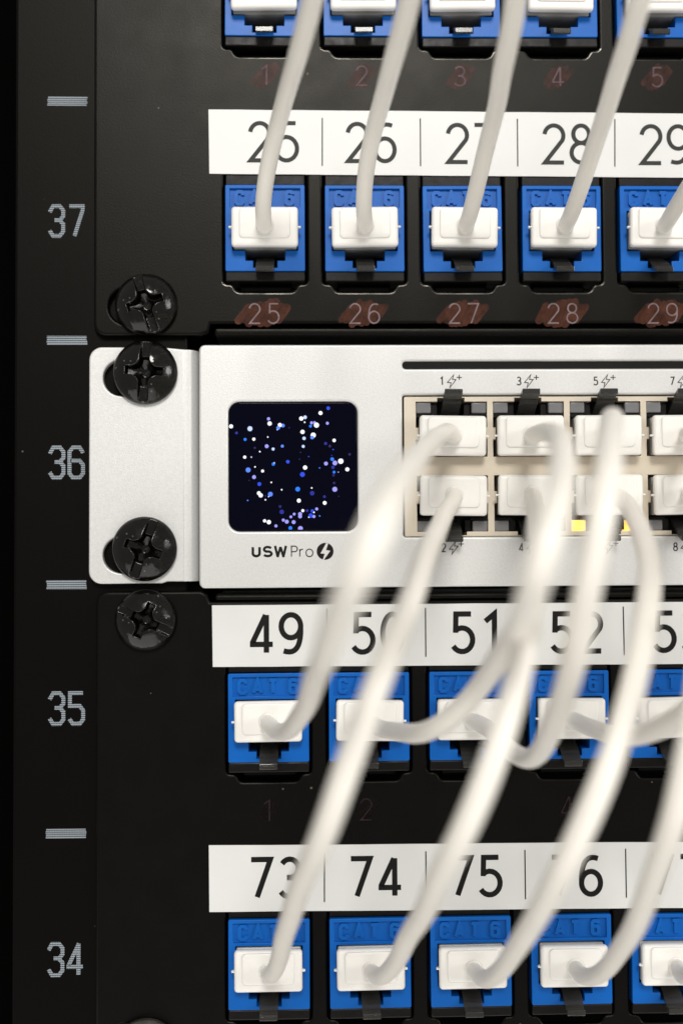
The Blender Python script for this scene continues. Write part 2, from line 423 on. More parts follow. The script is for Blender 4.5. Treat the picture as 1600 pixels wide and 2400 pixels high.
up = patch_panel('upper black patch panel with white number tape 25 to 29 above its blue jacks', 36.0, None, ('top', 'r25'),
                 [oval(-28.35, -23.0, 41.4, 3.25)])
lo = patch_panel('lower black patch panel with white number tapes 49 to 53 and 73 to 77', None, -10.3, ('r49', 'r73'),
                 [oval(-26.5, -23.0, -15.5, 3.25), oval(-28.3, -23.0, -90.4, 3.25)])

def label_strip(panel, corners, div_x, div_z, nums, nx, nz, h, w, ink, adv):
    (xa, za), (xb, zb), (xc, zc), (xd, zd) = corners          # top left, bottom left, bottom right, top right
    top = []; N = 26
    for i in range(N + 1):
        t = i / N; top.append((xd + (xa - xd) * t, zd + (za - zd) * t + random.uniform(-.04, .04)))
    out = [(xb, zb)] + [(xb + (xc - xb) * t / N, zb + (zc - zb) * t / N + random.uniform(-.03, .03)) for t in range(1, N)] + [(xc, zc)] + top
    s = link('label_strip', plate([out], 0.16, 0.03, -0.20, 'label_strip', 1), 'tape', panel)
    s['label'] = 'white number tape reading %s to %s' % (nums[0], nums[-1])
    for x in div_x:
        bm = bmesh.new(); ribbon(bm, [(x[0], div_z[0]), (x[1], div_z[1])], 0.22, -0.225)
        link('divider_line', done(bm, 'divider_line'), ink, s)
    for t, x, z in zip(nums, nx, nz):
        o = link('label_number', text_mesh('label_number', t, x, z - h, h, w, -0.225, adv=adv, wide=0.94), ink, s)
label_strip(up, ((-13.5, 77.64), (-13.36, 65.72), (125, 64.9), (125, 76.95)), [(7.29, 7.24), (25.27, 25.25), (43.16, 43.13), (61.22, 61.09), (79.2, 79.1)], (76.1, 67.2),
            ['25', '26', '27', '28', '29'], [-6.43, 11.40, 29.80, 47.60, 65.60], [75.5, 75.42, 75.3, 75.26, 75.2], 7.7, 0.78, 'glare_ink', 5.05)
label_strip(lo, ((-13.05, -12.9), (-12.93, -24.0), (125, -24.3), (125, -13.0)), [(7.64, 7.59), (25.42, 25.42), (43.45, 43.45), (61.41, 61.48), (79.5, 79.5)], (-13.7, -22.5),
            ['49', '50', '51', '52', '53'], [-6.45, 11.85, 29.88, 47.92, 66.6], [-14.25, -14.3, -14.35, -14.45, -14.45], 7.75, 0.97, 'ink', 5.25)
label_strip(lo, ((-13.7, -55.77), (-13.63, -67.55), (125, -68.3), (125, -56.5)), [(6.93, 6.88), (25.11, 25.11), (42.95, 42.96), (61.18, 61.2), (79.3, 79.3)], (-57.3, -66.05),
            ['73', '74', '75', '76', '77'], [-6.64, 11.19, 29.25, 47.35, 65.45], [-57.9, -57.97, -58.05, -58.2, -58.35], 7.6, 0.95, 'ink', 5.2)

def scribble(cx, cz, rx, rz, n, seed):
    """a marker patch scrubbed on in slanting strokes that overlap"""
    r = random.Random(seed); bm = bmesh.new()
    for i in range(n):
        t = i / (n - 1); x = cx - rx + 2 * rx * t
        e = 1.0 if 0.15 < t < 0.85 else 0.66
        s = rz * r.uniform(.35, .55)
        a, c = (x - s, cz - rz * e * r.uniform(.82, 1.05)), (x + s, cz + rz * e * r.uniform(.78, 1.08))
        w = 2 * rx / n * r.uniform(1.25, 1.9)
        d = Vector((c[0] - a[0], c[1] - a[1])).normalized(); nn = Vector((-d.y, d.x)) * (w / 2)
        ang = math.atan2(d.y, d.x); y = -0.012 - 0.0045 * i
        pts = [(c[0] + w / 2 * math.cos(ang + math.radians(q)), c[1] + w / 2 * math.sin(ang + math.radians(q))) for q in range(-90, 91, 30)] + \
              [(a[0] + w / 2 * math.cos(ang + math.radians(q)), a[1] + w / 2 * math.sin(ang + math.radians(q))) for q in range(90, 271, 30)]
        bm.faces.new([bm.verts.new((p[0], y, p[1])) for p in pts])
    return done(bm, 'marker_patch')
def port_prints(panel, texts, xs, ztop, h, pm, dm, rx, rz, w, n):
    for i, (t, x) in enumerate(zip(texts, xs)):
        wd = (2.95 * (len(t) - 1) + 2.6)
        link('marker_patch', scribble(x + wd / 2 - .1, ztop - h / 2, rx * random.uniform(.9, 1.08), rz, n, i + int(ztop * 10) + 500), pm, panel)
        link('port_number', text_mesh('port_number', t, x, ztop - h, h, w, -0.07, adv=3.45, wide=0.98), dm, panel)
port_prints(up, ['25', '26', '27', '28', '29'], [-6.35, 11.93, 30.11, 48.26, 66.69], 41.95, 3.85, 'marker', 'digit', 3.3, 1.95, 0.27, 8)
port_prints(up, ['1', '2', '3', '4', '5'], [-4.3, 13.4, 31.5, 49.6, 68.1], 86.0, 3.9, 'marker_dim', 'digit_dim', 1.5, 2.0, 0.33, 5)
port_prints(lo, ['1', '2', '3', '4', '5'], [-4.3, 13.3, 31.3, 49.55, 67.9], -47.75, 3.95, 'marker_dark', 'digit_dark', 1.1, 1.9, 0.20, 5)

# ------------------------------------------------------------------ keystone jacks
def bezel_mesh():
    port = [(-5.98, 11.2), (-5.98, 3.76), (-3.62, 3.76), (-3.62, 1.9), (-2.2, 1.9), (-2.2, 0.6), (2.2, 0.6), (2.2, 1.9), (3.62, 1.9), (3.62, 3.76), (5.98, 3.76), (5.98, 11.2)]
    bm = bmesh.new()
    join_mesh(bm, plate([soften(rrect(-7.22, 0, 7.22, 15.85), 0.25, 2), port, rrect(-6.4, 11.75, 6.4, 15.2)], 0.75, 0.10, -0.6, res=1))
    join_mesh(bm, plate([rrect(-7.15, 0.05, 7.15, 15.8), [(p[0] * 0.995, p[1]) for p in port]], 6.8, 0.05, -0.02, res=1))
    me = bpy.data.meshes.new('bezel'); bm.to_mesh(me); bm.free(); me.transform(Matrix.Scale(S, 4)); return me
def housing_mesh():
    bm = bmesh.new()
    box(bm, -7.22, 7.22, 0.12, 6, 15.92, 18.5, 0.2)
    box(bm, -7.22, 7.22, -0.42, 6, -1.85, -0.06, 0.22)
    box(bm, -4.9, 4.9, 3.0, 8, -3.2, -1.95, 0.3)
    box(bm, -7.1, 7.1, 6.85, 16, -1.8, 18.4)
    return done(bm, 'housing', smooth_small=0.6)
def cat6_mesh():
    bm = bmesh.new()
    h, w, y = 2.9, 0.64, -0.42
    for g, x in (('C', -5.6), ('A', -2.95), ('T', -0.15), ('G6', 3.5)):
        write(bm, [g], x, 12.05, h, w, y, adv=0, wide=0.94 if g != 'A' else 1.02, depth=0.55)
    bmesh.ops.recalc_face_normals(bm, faces=bm.faces)
    me = bpy.data.meshes.new('raised_lettering'); bm.to_mesh(me); bm.free(); me.transform(Matrix.Scale(S, 4)); return me
bez_me, hou_me, let_me = bezel_mesh(), housing_mesh(), cat6_mesh()
for m_, k_ in ((bez_me, 'blue'), (hou_me, 'housing'), (let_me, 'blue')): m_.materials.append(M[k_])
def keystone(label):
    t = thing('keystone_jack', label, 'network jack', (0, 0, 0), 'blue keystone jacks in the patch panels')
    b = link('bezel', bez_me, None, t)
    link('raised_lettering', let_me, None, b)
    link('housing', hou_me, None, t)
    return t
ORD = ['first', 'second', 'third', 'fourth', 'fifth']
TAPE = {'r25': 'uppermost', 'r49': 'middle', 'r73': 'lowest'}
JL = {'top': ["blue jack cut by the photo's upper edge, %s from the left" % o for o in ORD]}
for r_, n_ in (('r25', 25), ('r49', 49), ('r73', 73)):
    JL[r_] = ['blue CAT 6 jack under number %d, %s on the %s tape' % (n_ + i, ORD[i], TAPE[r_]) for i in range(5)]
src = None
for row in ('top', 'r25', 'r49', 'r73'):
    for k in range(NCOL):
        if src is None:
            src = o = keystone(JL[row][k])
        else:
            o = src.copy(); COL.objects.link(o); o['label'] = JL[row][k]
            for ch in src.children:
                c = ch.copy(); COL.objects.link(c); c.parent = o
                for g in ch.children:
                    d = g.copy(); COL.objects.link(d); d.parent = c
        o.location = Vector((XJ[row] + PITCH * k + random.uniform(-.06, .06), random.uniform(-.06, .06), ZJ[row] + random.uniform(-.06, .06))) * S
        o.rotation_euler = (0, math.radians(random.uniform(-.35, .35)), 0)

# ------------------------------------------------------------------ network switch
sw = thing('network_switch', 'silver network switch with a small blue-dotted screen between two black panels', 'network switch', (0, 0, 0))
FY = -1.2
PX = 14.04
face = [rrect(-15.2, -9.85, 130, 34.1, 1.0, 4), rrect(-9.97, 0.30, 13.30, 23.77, 2.05, 7), rrect(21.45, -0.86, 96.4, 24.9, 0.55, 3), rrect(21.53, 29.65, 124, 31.04, 0.62, 4)]
bm = bmesh.new()
join_mesh(bm, plate(face, 1.6, 0.38, FY, res=3))
box(bm, -14.9, 129.5, 0.25, 60, 33.0, 33.8); box(bm, -14.9, 129.5, 0.25, 60, -9.55, -8.8); box(bm, -14.9, -14.1, 0.25, 60, -9, 33.4)
me = bpy.data.meshes.new('front_shell'); bm.to_mesh(me); bm.free(); me.transform(Matrix.Scale(S, 4))
link('front_shell', me, 'silver', sw)
# mounting ear with two oval slots, its inner edge bent back
bm = bmesh.new()
ear_out = [(-17.9, 33.45), (-21.5, 33.8)] + arc(-35.1 + 2.3, 33.9 - 2.3, 2.3, 2.3, 90, 180, 7) + arc(-35.1 + 2.3, -8.95 + 2.3, 2.3, 2.3, 180, 270, 7) + [(-22.0, -8.95), (-21.0, -8.6), (-17.9, -8.6)]
join_mesh(bm, plate([ear_out, oval(-29.3, -24.0, 28.3, 3.32), oval(-29.3, -24.0, -3.75, 3.32)], 1.75, 0.28, -0.2, res=2))
R = 2.6
prof = [(-18.05 + R * math.sin(t), -0.2 + R * (1 - math.cos(t))) for t in [math.radians(a) for a in range(0, 91, 9)]] + [(-15.42, 14)]
ra = [bm.verts.new((p[0], p[1], 33.38)) for p in prof]; rb = [bm.verts.new((p[0], p[1], -8.58)) for p in prof]
for i in range(len(prof) - 1):
    f = bm.faces.new((ra[i], rb[i], rb[i + 1], ra[i + 1])); f.smooth = True
bmesh.ops.recalc_face_normals(bm, faces=bm.faces)
me = bpy.data.meshes.new('mounting_ear'); bm.to_mesh(me); bm.free(); me.transform(Matrix.Scale(S, 4))
link('mounting_ear', me, 'silver', sw)
# screen: dark glass with a lit picture of dots
scr = link('screen', plate([rrect(-9.86, 0.41, 13.19, 23.66, 1.95, 7)], 1.2, 0.18, FY + 0.28, 'screen', 2), 'glass', sw)
DOTS = '''1060 224 17 b,988 268 19 w,508 320 15 l,518 363 20 w,640 382 17 m,612 377 19 w,597 403 17 m,588 420 7 p,697 403 7 v,162 388 19 w,336 410 23 p,212 448 13 d,
291 508 14 c,371 506 15 w,500 487 8 w,490 571 18 l,634 571 14 m,549 597 14 p,426 620 9 w,380 585 10 v,287 670 15 w,348 670 8 p,550 735 15 c,560 724 8 p,684 714 17 b,
318 788 23 m,382 760 9 w,451 798 14 w,372 853 18 l,327 883 7 v,421 917 18 b,531 902 9 w,416 1000 18 w,433 1020 20 w,522 1010 22 m,478 1026 7 d,506 1032 8 p,476 1061 9 w,
313 1066 8 m,626 970 9 w,611 1123 14 v,626 1172 21 d,468 1253 15 w,507 1265 20 w,572 1300 14 l,640 1247 14 l,672 1262 18 l,735 1266 18 l,705 1320 18 c,797 1325 23 l,
710 1218 13 l,740 1193 13 l,795 1192 18 l,795 1214 18 l,820 1162 14 w,860 1162 13 d,908 1165 16 b,923 1178 9 w,948 1147 14 l,893 1207 21 b,922 1216 14 l,875 1222 7 w,975 1211 8 m,
1022 1092 18 w,1020 1035 13 d,784 1070 19 w,907 1003 21 d,774 965 22 c,903 955 9 w,1116 968 23 l,818 831 23 b,843 768 20 w,792 692 7 v,801 628 8 v,877 667 7 b,827 574 14 p,
835 500 16 p,821 441 20 w,841 352 9 w,810 318 20 w,845 307 17 p,905 358 14 l,933 355 12 l,950 379 24 w,895 388 14 c,920 471 24 w,910 492 17 m,1051 362 14 l,1113 520 16 w,
1034 548 14 d,1073 572 13 v,1103 604 8 b,1090 658 7 d,1094 692 17 c,1119 727 22 l,1173 711 25 w,1036 732 18 l,1100 767 16 d,1110 811 13 c,1150 811 7 l,1233 786 19 w,1255 648 12 v,
977 772 8 c,1105 840 12 v,1110 910 12 v,1152 1032 6 v'''
by = {}
for i, d in enumerate(DOTS.replace('\n', '').split(',')):
    a, b, r, c = d.split(); by.setdefault(c, []).append((float(a), float(b), float(r), i))
for c, lst in by.items():
    bm = bmesh.new()
    for a, b, r, i in lst:
        x = -9.97 + (a - 137) / 1191 * 23.27; z = 23.77 - (b - 163) / 1187 * 23.47; rr = r / 1191 * 23.27
        y = FY + 0.262 - 0.0002 * i
        n = 12 if r > 9 else 4
        vs = [bm.verts.new((x + rr * math.cos(2 * math.pi * k / n), y, max(0.62, z + rr * math.sin(2 * math.pi * k / n)))) for k in range(n)]
        bm.faces.new(vs)
    o = link('lit_dots', done(bm, 'lit_dots'), 'dot_' + c, scr); o['kind'] = 'stuff'
# wordmark
TY = FY - 0.025
bm = bmesh.new()
write(bm, 'U', -5.85, -4.36, 2.08, 0.46, TY, wide=1.28); write(bm, 'S', -3.88, -4.36, 2.08, 0.44, TY, wide=1.52); write(bm, 'W', -1.86, -4.36, 2.08, 0.44, TY, wide=1.36)
write(bm, 'P', 1.20, -4.36, 2.08, 0.20, TY, wide=1.02); write(bm, 'r', 2.70, -4.36, 2.08, 0.19, TY, wide=1.0); write(bm, 'o', 3.80, -4.36, 2.08, 0.19, TY, wide=1.12)
wm = link('wordmark', done(bm, 'wordmark'), 'ink', sw)
bm = bmesh.new()
bm.faces.new([bm.verts.new((7.35 + 1.52 * math.cos(2 * math.pi * k / 40), TY, -3.34 + 1.52 * math.sin(2 * math.pi * k / 40))) for k in range(40)])
em = link('round_emblem', done(bm, 'round_emblem'), 'ink', wm)
k_ = 1.52 / 77.0
bolt = [(1036, 1462), (984, 1556), (1022, 1560), (1005, 1613), (1014, 1614), (1073, 1532), (1034, 1526), (1054, 1466)]
bm = bmesh.new(); bm.faces.new([bm.verts.new((7.35 + (a - 1026) * k_, TY - 0.01, -3.34 - (b - 1537) * k_)) for a, b in bolt])
link('emblem_bolt', done(bm, 'emblem_bolt'), 'silver', wm)
link('light_slot', plate([rrect(21.3, 29.5, 124.2, 31.2, 0.5, 3)], 1.0, 0.0, FY + 0.45, 'light_slot'), 'hole', sw)
# the port block: champagne metal shield, two rows of openings
def port_top(k):
    x = 23.93 + PX * k; w = 12.98
    return [(x, 13.68), (x + w, 13.68), (x + w, 17.0), (x + w - .18, 17.0), (x + w - .18, 19.0), (x + w, 19.0), (x + w, 23.73), (x + 8.86, 23.73), (x + 8.86, 24.42), (x + 3.93, 24.42), (x + 3.93, 23.73), (x, 23.73),
            (x, 19.0), (x + .5, 19.0), (x + .5, 16.8), (x, 16.8)]
def port_bot(k):
    x = 24.03 + PX * k; w = 12.88
    return [(x, .08), (x + 4.2, .08), (x + 4.2, -.60), (x + 9.0, -.60), (x + 9.0, .08), (x + w, .08), (x + w, 5.2), (x + w - .2, 5.2), (x + w - .2, 7.4), (x + w, 7.4), (x + w, 10.28), (x, 10.28), (x, 7.4), (x + .5, 7.4), (x + .5, 5.2), (x, 5.2)]
pb = link('port_block', plate([rrect(21.78, -.76, 96.0, 24.62, .2, 2)] + [port_top(k) for k in range(NCOL)] + [port_bot(k) for k in range(NCOL)], 6.0, 0.06, FY + 0.45, 'port_block', 1), 'beige', sw)
bm = bmesh.new(); box(bm, 21.6, 96.2, 5.0, 24, -.8, 24.8)
for k in range(NCOL):                                          # ledges under the light windows
    x = 23.93 + PX * k
    box(bm, x + .05, x + 3.3, -.1, 5.0, 20.95, 21.5); box(bm, x + 9.9, x + 12.95, -.1, 5.0, 20.95, 21.5)
    box(bm, x + .15, x + 3.2, -.1, 5.0, 2.1, 2.55); box(bm, x + 9.9, x + 12.95, -.1, 5.0, 2.1, 2.55)
    box(bm, x + 2.9, x + 3.9, .2, 5.0, 21.4, 23.3); box(bm, x + 8.9, x + 9.9, .2, 5.0, 21.4, 23.3)
    box(bm, x + 2.9, x + 4.0, .2, 5.0, 0.3, 2.2); box(bm, x + 8.9, x + 9.9, .2, 5.0, 0.3, 2.2)
link('port_liner', done(bm, 'port_liner'), 'housing', pb)
bm = bmesh.new(); box(bm, -1.36, 1.36, 0, 3.5, -1.0, 1.0, 0.22); win = done(bm, 'light_window', smooth_small=0.4); win.materials.append(M['lens'])
win_lit = win.copy(); win_lit.materials.clear(); win_lit.materials.append(M['amber'])
for k in range(NCOL):
    x = 23.93 + PX * k
    for dx, z, lit in ((1.42, 22.66, 0), (11.55, 22.62, 0), (1.40, 1.06, k == 2), (11.55, 1.04, k == 2)):
        o = link('light_window', win_lit if lit else win, None, pb, (x + dx, FY + 0.75, z))
        if lit: o['label'] = 'light window glowing amber'
# printed port marks: number, lightning bolt, plus
def port_mark(num, x, z):
    bm = bmesh.new(); w = 0.21
    write(bm, num, x, z, 1.62, w, TY, wide=0.86)
    b0 = [(1.90, .84), (1.43, -.42), (2.05, -.50), (1.80, -1.62 + .30), (3.0, .30), (2.38, .36), (2.55, 1.40)]
    pts = [(2.62, 1.95), (1.48, .55), (2.12, .49), (1.90, -.40), (3.02, 1.05), (2.36, 1.12)]
    ribbon(bm, [(x + a, z + .0 + b) for a, b in pts] + [(x + pts[0][0], z + pts[0][1])], 0.15, TY, closed=True)
    cx, cz = x + 3.62, z + 1.46
    ribbon(bm, [(cx - .46, cz), (cx + .46, cz)], .16, TY); ribbon(bm, [(cx, cz - .46), (cx, cz + .46)], .16, TY - .004)
    me = bpy.data.meshes.new('port_mark')
    for f in bm.faces:
        f.normal_update()
        if f.normal.y > 0: f.normal_flip()
    bm.to_mesh(me); bm.free(); me.transform(Matrix.Scale(S, 4))
    link('port_mark', me, 'ink', sw)
for k in range(4):
    port_mark(str(2 * k + 1), 28.22 + PX * k, 26.62 - .03 * k)
    port_mark(str(2 * k + 2), 28.28 + PX * k, -3.62 - .03 * k)

# ------------------------------------------------------------------ screws
def screw_mesh(name, R=5.8):
    NR, NA = 52, 200
    def ss(e0, e1, x):
        t = min(1, max(0, (x - e0) / (e1 - e0))); return t * t * (3 - 2 * t)
    def H(u, v):
        r = math.hypot(u, v); q = r / R
        h = 0.75 + 2.5 * (max(0.0, 1 - q ** 2.3)) ** 0.75
        au, av = abs(u), abs(v)
        slot = ss(0.92, 0.74, au)                                      # long slot across the head
        h2 = h * (1 - slot) + min(h, 1.15 + 0.02 * av) * slot
        fa = ss(0.80, 0.62, av) * ss(3.45, 3.2, au)                    # short cross arms
        fl = ss(1.75, 1.25, au * av) * ss(2.75, 2.35, r)               # flared centre
        s2 = max(fa, fl)
        fl2 = 0.55 * max(0.0, r - 0.7) - 0.9
        h2 = h2 * (1 - s2) + min(h2, fl2 if r < 3.4 else 1.1) * s2
        return h2
    bm = bmesh.new(); rings = []
    c = bm.verts.new((0, -H(0, 0), 0))
    for i in range(1, NR + 1):
        q = (i / NR); r = R * q
        rings.append([bm.verts.new((r * math.cos(2 * math.pi * k / NA), -H(r * math.cos(2 * math.pi * k / NA), r * math.sin(2 * math.pi * k / NA)), r * math.sin(2 * math.pi * k / NA))) for k in range(NA)])
    rings.append([bm.verts.new((R * 1.004 * math.cos(2 * math.pi * k / NA), -.35, R * 1.004 * math.sin(2 * math.pi * k / NA))) for k in range(NA)])
    rings.append([bm.verts.new((R * .98 * math.cos(2 * math.pi * k / NA), .0, R * .98 * math.sin(2 * math.pi * k / NA))) for k in range(NA)])
    rings.append([bm.verts.new((2.6 * math.cos(2 * math.pi * k / NA), .0, 2.6 * math.sin(2 * math.pi * k / NA))) for k in range(NA)])
    rings.append([bm.verts.new((2.6 * math.cos(2 * math.pi * k / NA), 9.0, 2.6 * math.sin(2 * math.pi * k / NA))) for k in range(NA)])
    for k in range(NA): bm.faces.new((c, rings[0][(k + 1) % NA], rings[0][k]))
    for a, b in zip(rings, rings[1:]):
        for k in range(NA): bm.faces.new((a[k], a[(k + 1) % NA], b[(k + 1) % NA], b[k]))
    return done(bm, name, smooth=True)
sm = screw_mesh('rack_screw'); sm.materials.append(M['screw'])
sm2 = sm.copy(); sm2.materials.clear(); sm2.materials.append(M['worn'])
for label, x, y, z, rot, sc, me in (
        ('black cross-slot screw holding the upper panel, with a bright glint', -24.75, -0.02, 41.55, -17, .97, sm),
        ('black cross-slot screw in the upper slot of the silver ear', -24.9, -0.24, 29.2, 3.5, 1.0, sm),
        ('black cross-slot screw in the lower slot of the silver ear', -25.05, -0.24, -2.7, 19.5, 1.0, sm),
        ('dull black screw in the corner of the lower panel, under the silver ear', -24.87, -0.02, -15.45, 115, .95, sm),
        ('worn steel screw cut off by the bottom edge of the photo', -24.8, -0.02, -91.5, 40, .97, sm2)):
    o = link('rack_screw', me, None, None, (x, y, z), math.radians(rot))
    o.scale = (sc, 1, sc)
    o['label'] = label; o['category'] = 'screw'; o['group'] = 'rack screws'

# ------------------------------------------------------------------ patch cables
def plug_body_mesh():
    bm = bmesh.new(); box(bm, -5.75, 5.75, 2.9, 9.5, -3.5, 3.4, 0.25)
    return done(bm, 'plug_body', smooth_small=0.5)
def latch_mesh():
    bm = bmesh.new()
    w0, w1 = 1.65, 1.55
    prof = [(9.0, -3.7), (6.0, -4.3), (2.4, -6.0), (1.2, -7.0), (0.4, -7.45), (-0.45, -7.8)]
    th = 0.55; rows = []
    for i, (y, z) in enumerate(prof):
        w = w0 if i < 4 else w1
        rows.append([bm.verts.new(q) for q in ((-w, y, z), (w, y, z), (w, y + .15, z - th), (-w, y + .15, z - th))])
    for a, b in zip(rows, rows[1:]):
        for i in range(4): bm.faces.new((a[i], a[(i + 1) % 4], b[(i + 1) % 4], b[i]))
    bm.faces.new(rows[0]); bm.faces.new(rows[-1])
    box(bm, -1.62, 1.62, -0.55, -.15, -8.25, -7.3, .1)
    return done(bm, 'latch')
def boot_mesh():
    bm = bmesh.new(); box(bm, -6.0, 6.0, 0.0, 1.75, -3.62, 3.62, 0.62, 4); box(bm, -4.6, 4.6, 1.2, 5.0, -2.7, 3.1, 0.3, 2)
    for s in (-1, 1):
        box(bm, s * 5.7 - .5, s * 5.7 + .5, .35, 1.6, -.16, .10, .06)
        box(bm, s * 6.15 - .35, s * 6.15 + .35, .5, 1.1, -.2, .16, .10)
    return done(bm, 'boot', smooth_small=1.2)
def collar_mesh():
    bm = bmesh.new()
    join_mesh(bm, plate([rrect(-4.6, -2.2, 4.6, 3.3, 0.75, 5)], 1.4, 0.26, -0.34, res=3))
    # short sleeve the cable leaves through
    NA = 20
    pr = [(1.72, -0.2), (1.56, -0.55), (1.48, -0.62), (1.40, -0.62)]
    rr = [[bm.verts.new((r * math.cos(2 * math.pi * k / NA), y, r * math.sin(2 * math.pi * k / NA))) for k in range(NA)] for r, y in pr]
    for a, b in zip(rr, rr[1:]):
        for k in range(NA): bm.faces.new((a[k], b[k], b[(k + 1) % NA], a[(k + 1) % NA]))
    return done(bm, 'boot_collar', smooth_small=1.2)
PM = {}
for nm, fn, mm in (('plug_body', plug_body_mesh, 'clear'), ('latch', latch_mesh, 'latch'), ('boot', boot_mesh, 'white'), ('boot_collar', collar_mesh, 'white')):
    PM[nm] = fn(); PM[nm].materials.append(M[mm])
def add_plug(parent, pos, flip=False, tilt=0.0):
    """clear plug in a white boot; pos = centre of the boot's front face"""
    r = math.radians(180 if flip else 0) + math.radians(tilt)
    p = link('plug_body', PM['plug_body'], None, parent, pos, r)
    link('latch', PM['latch'], None, p)
    b = link('boot', PM['boot'], None, parent, pos, math.radians(tilt))
    link('boot_collar', PM['boot_collar'], None, b)

def smooth_path(P, it=6):
    """Catmull-Rom through the points, then relaxed a little"""
    out = []
    n = len(P)
    for i in range(n - 1):
        p0 = P[max(i - 1, 0)]; p1 = P[i]; p2 = P[i + 1]; p3 = P[min(i + 2, n - 1)]
        d = max(2, int((p2 - p1).length / 1.6))
        for k in range(d):
            t = k / d
            out.append(0.5 * ((2 * p1) + (p2 - p0) * t + (2 * p0 - 5 * p1 + 4 * p2 - p3) * t * t + (3 * p1 - p0 - 3 * p2 + p3) * t ** 3))
    out.append(P[-1].copy())
    rr = random.Random(len(P) * 7 + int(P[0].x * 10)); ph = [rr.uniform(0, 6.3) for _ in range(6)]
    for i, v in enumerate(out):                                   # a laid cable is never perfectly smooth
        k = min(1.0, i / 12, (len(out) - 1 - i) / 12)
        v += Vector((math.sin(i * .31 + ph[0]) + .6 * math.sin(i * .83 + ph[1]), math.sin(i * .27 + ph[2]), .5 * math.sin(i * .37 + ph[3]))) * (0.13 * k)
    for _ in range(it * 4):
        q = [v.copy() for v in out]
        for i in range(3, len(out) - 3): out[i] = q[i] * 0.5 + (q[i - 1] + q[i + 1]) * 0.25
    return out
def tube(path, r, NA=20):
    bm = bmesh.new(); rings = []
    t0 = (path[1] - path[0]).normalized(); nrm = t0.orthogonal().normalized()
    for i, p in enumerate(path):
        a = path[max(i - 1, 0)]; b = path[min(i + 1, len(path) - 1)]
        t = (b - a).normalized(); nrm = (nrm - t * nrm.dot(t)).normalized(); bi = t.cross(nrm)
        rings.append([bm.verts.new(p + (nrm * math.cos(2 * math.pi * k / NA) + bi * math.sin(2 * math.pi * k / NA)) * r) for k in range(NA)])
    for a, b in zip(rings, rings[1:]):
        for k in range(NA): bm.faces.new((a[k], a[(k + 1) % NA], b[(k + 1) % NA], b[k]))
    bm.faces.new(rings[0]); bm.faces.new(rings[-1])
    return done(bm, 'cable_jacket', smooth=True)
BY = -3.35
def jpos(row, k): return Vector((XJ[row] + PITCH * k, BY, ZJ[row] + 7.55))
def spos(n):      # switch port n (1, 3, 5 ... above; 2, 4, 6 ... below)
    k = (n - 1) // 2
    return Vector((30.33 + PX * k, -3.9, 17.25)) if n % 2 else Vector((30.38 + PX * k, -3.9, 6.52))
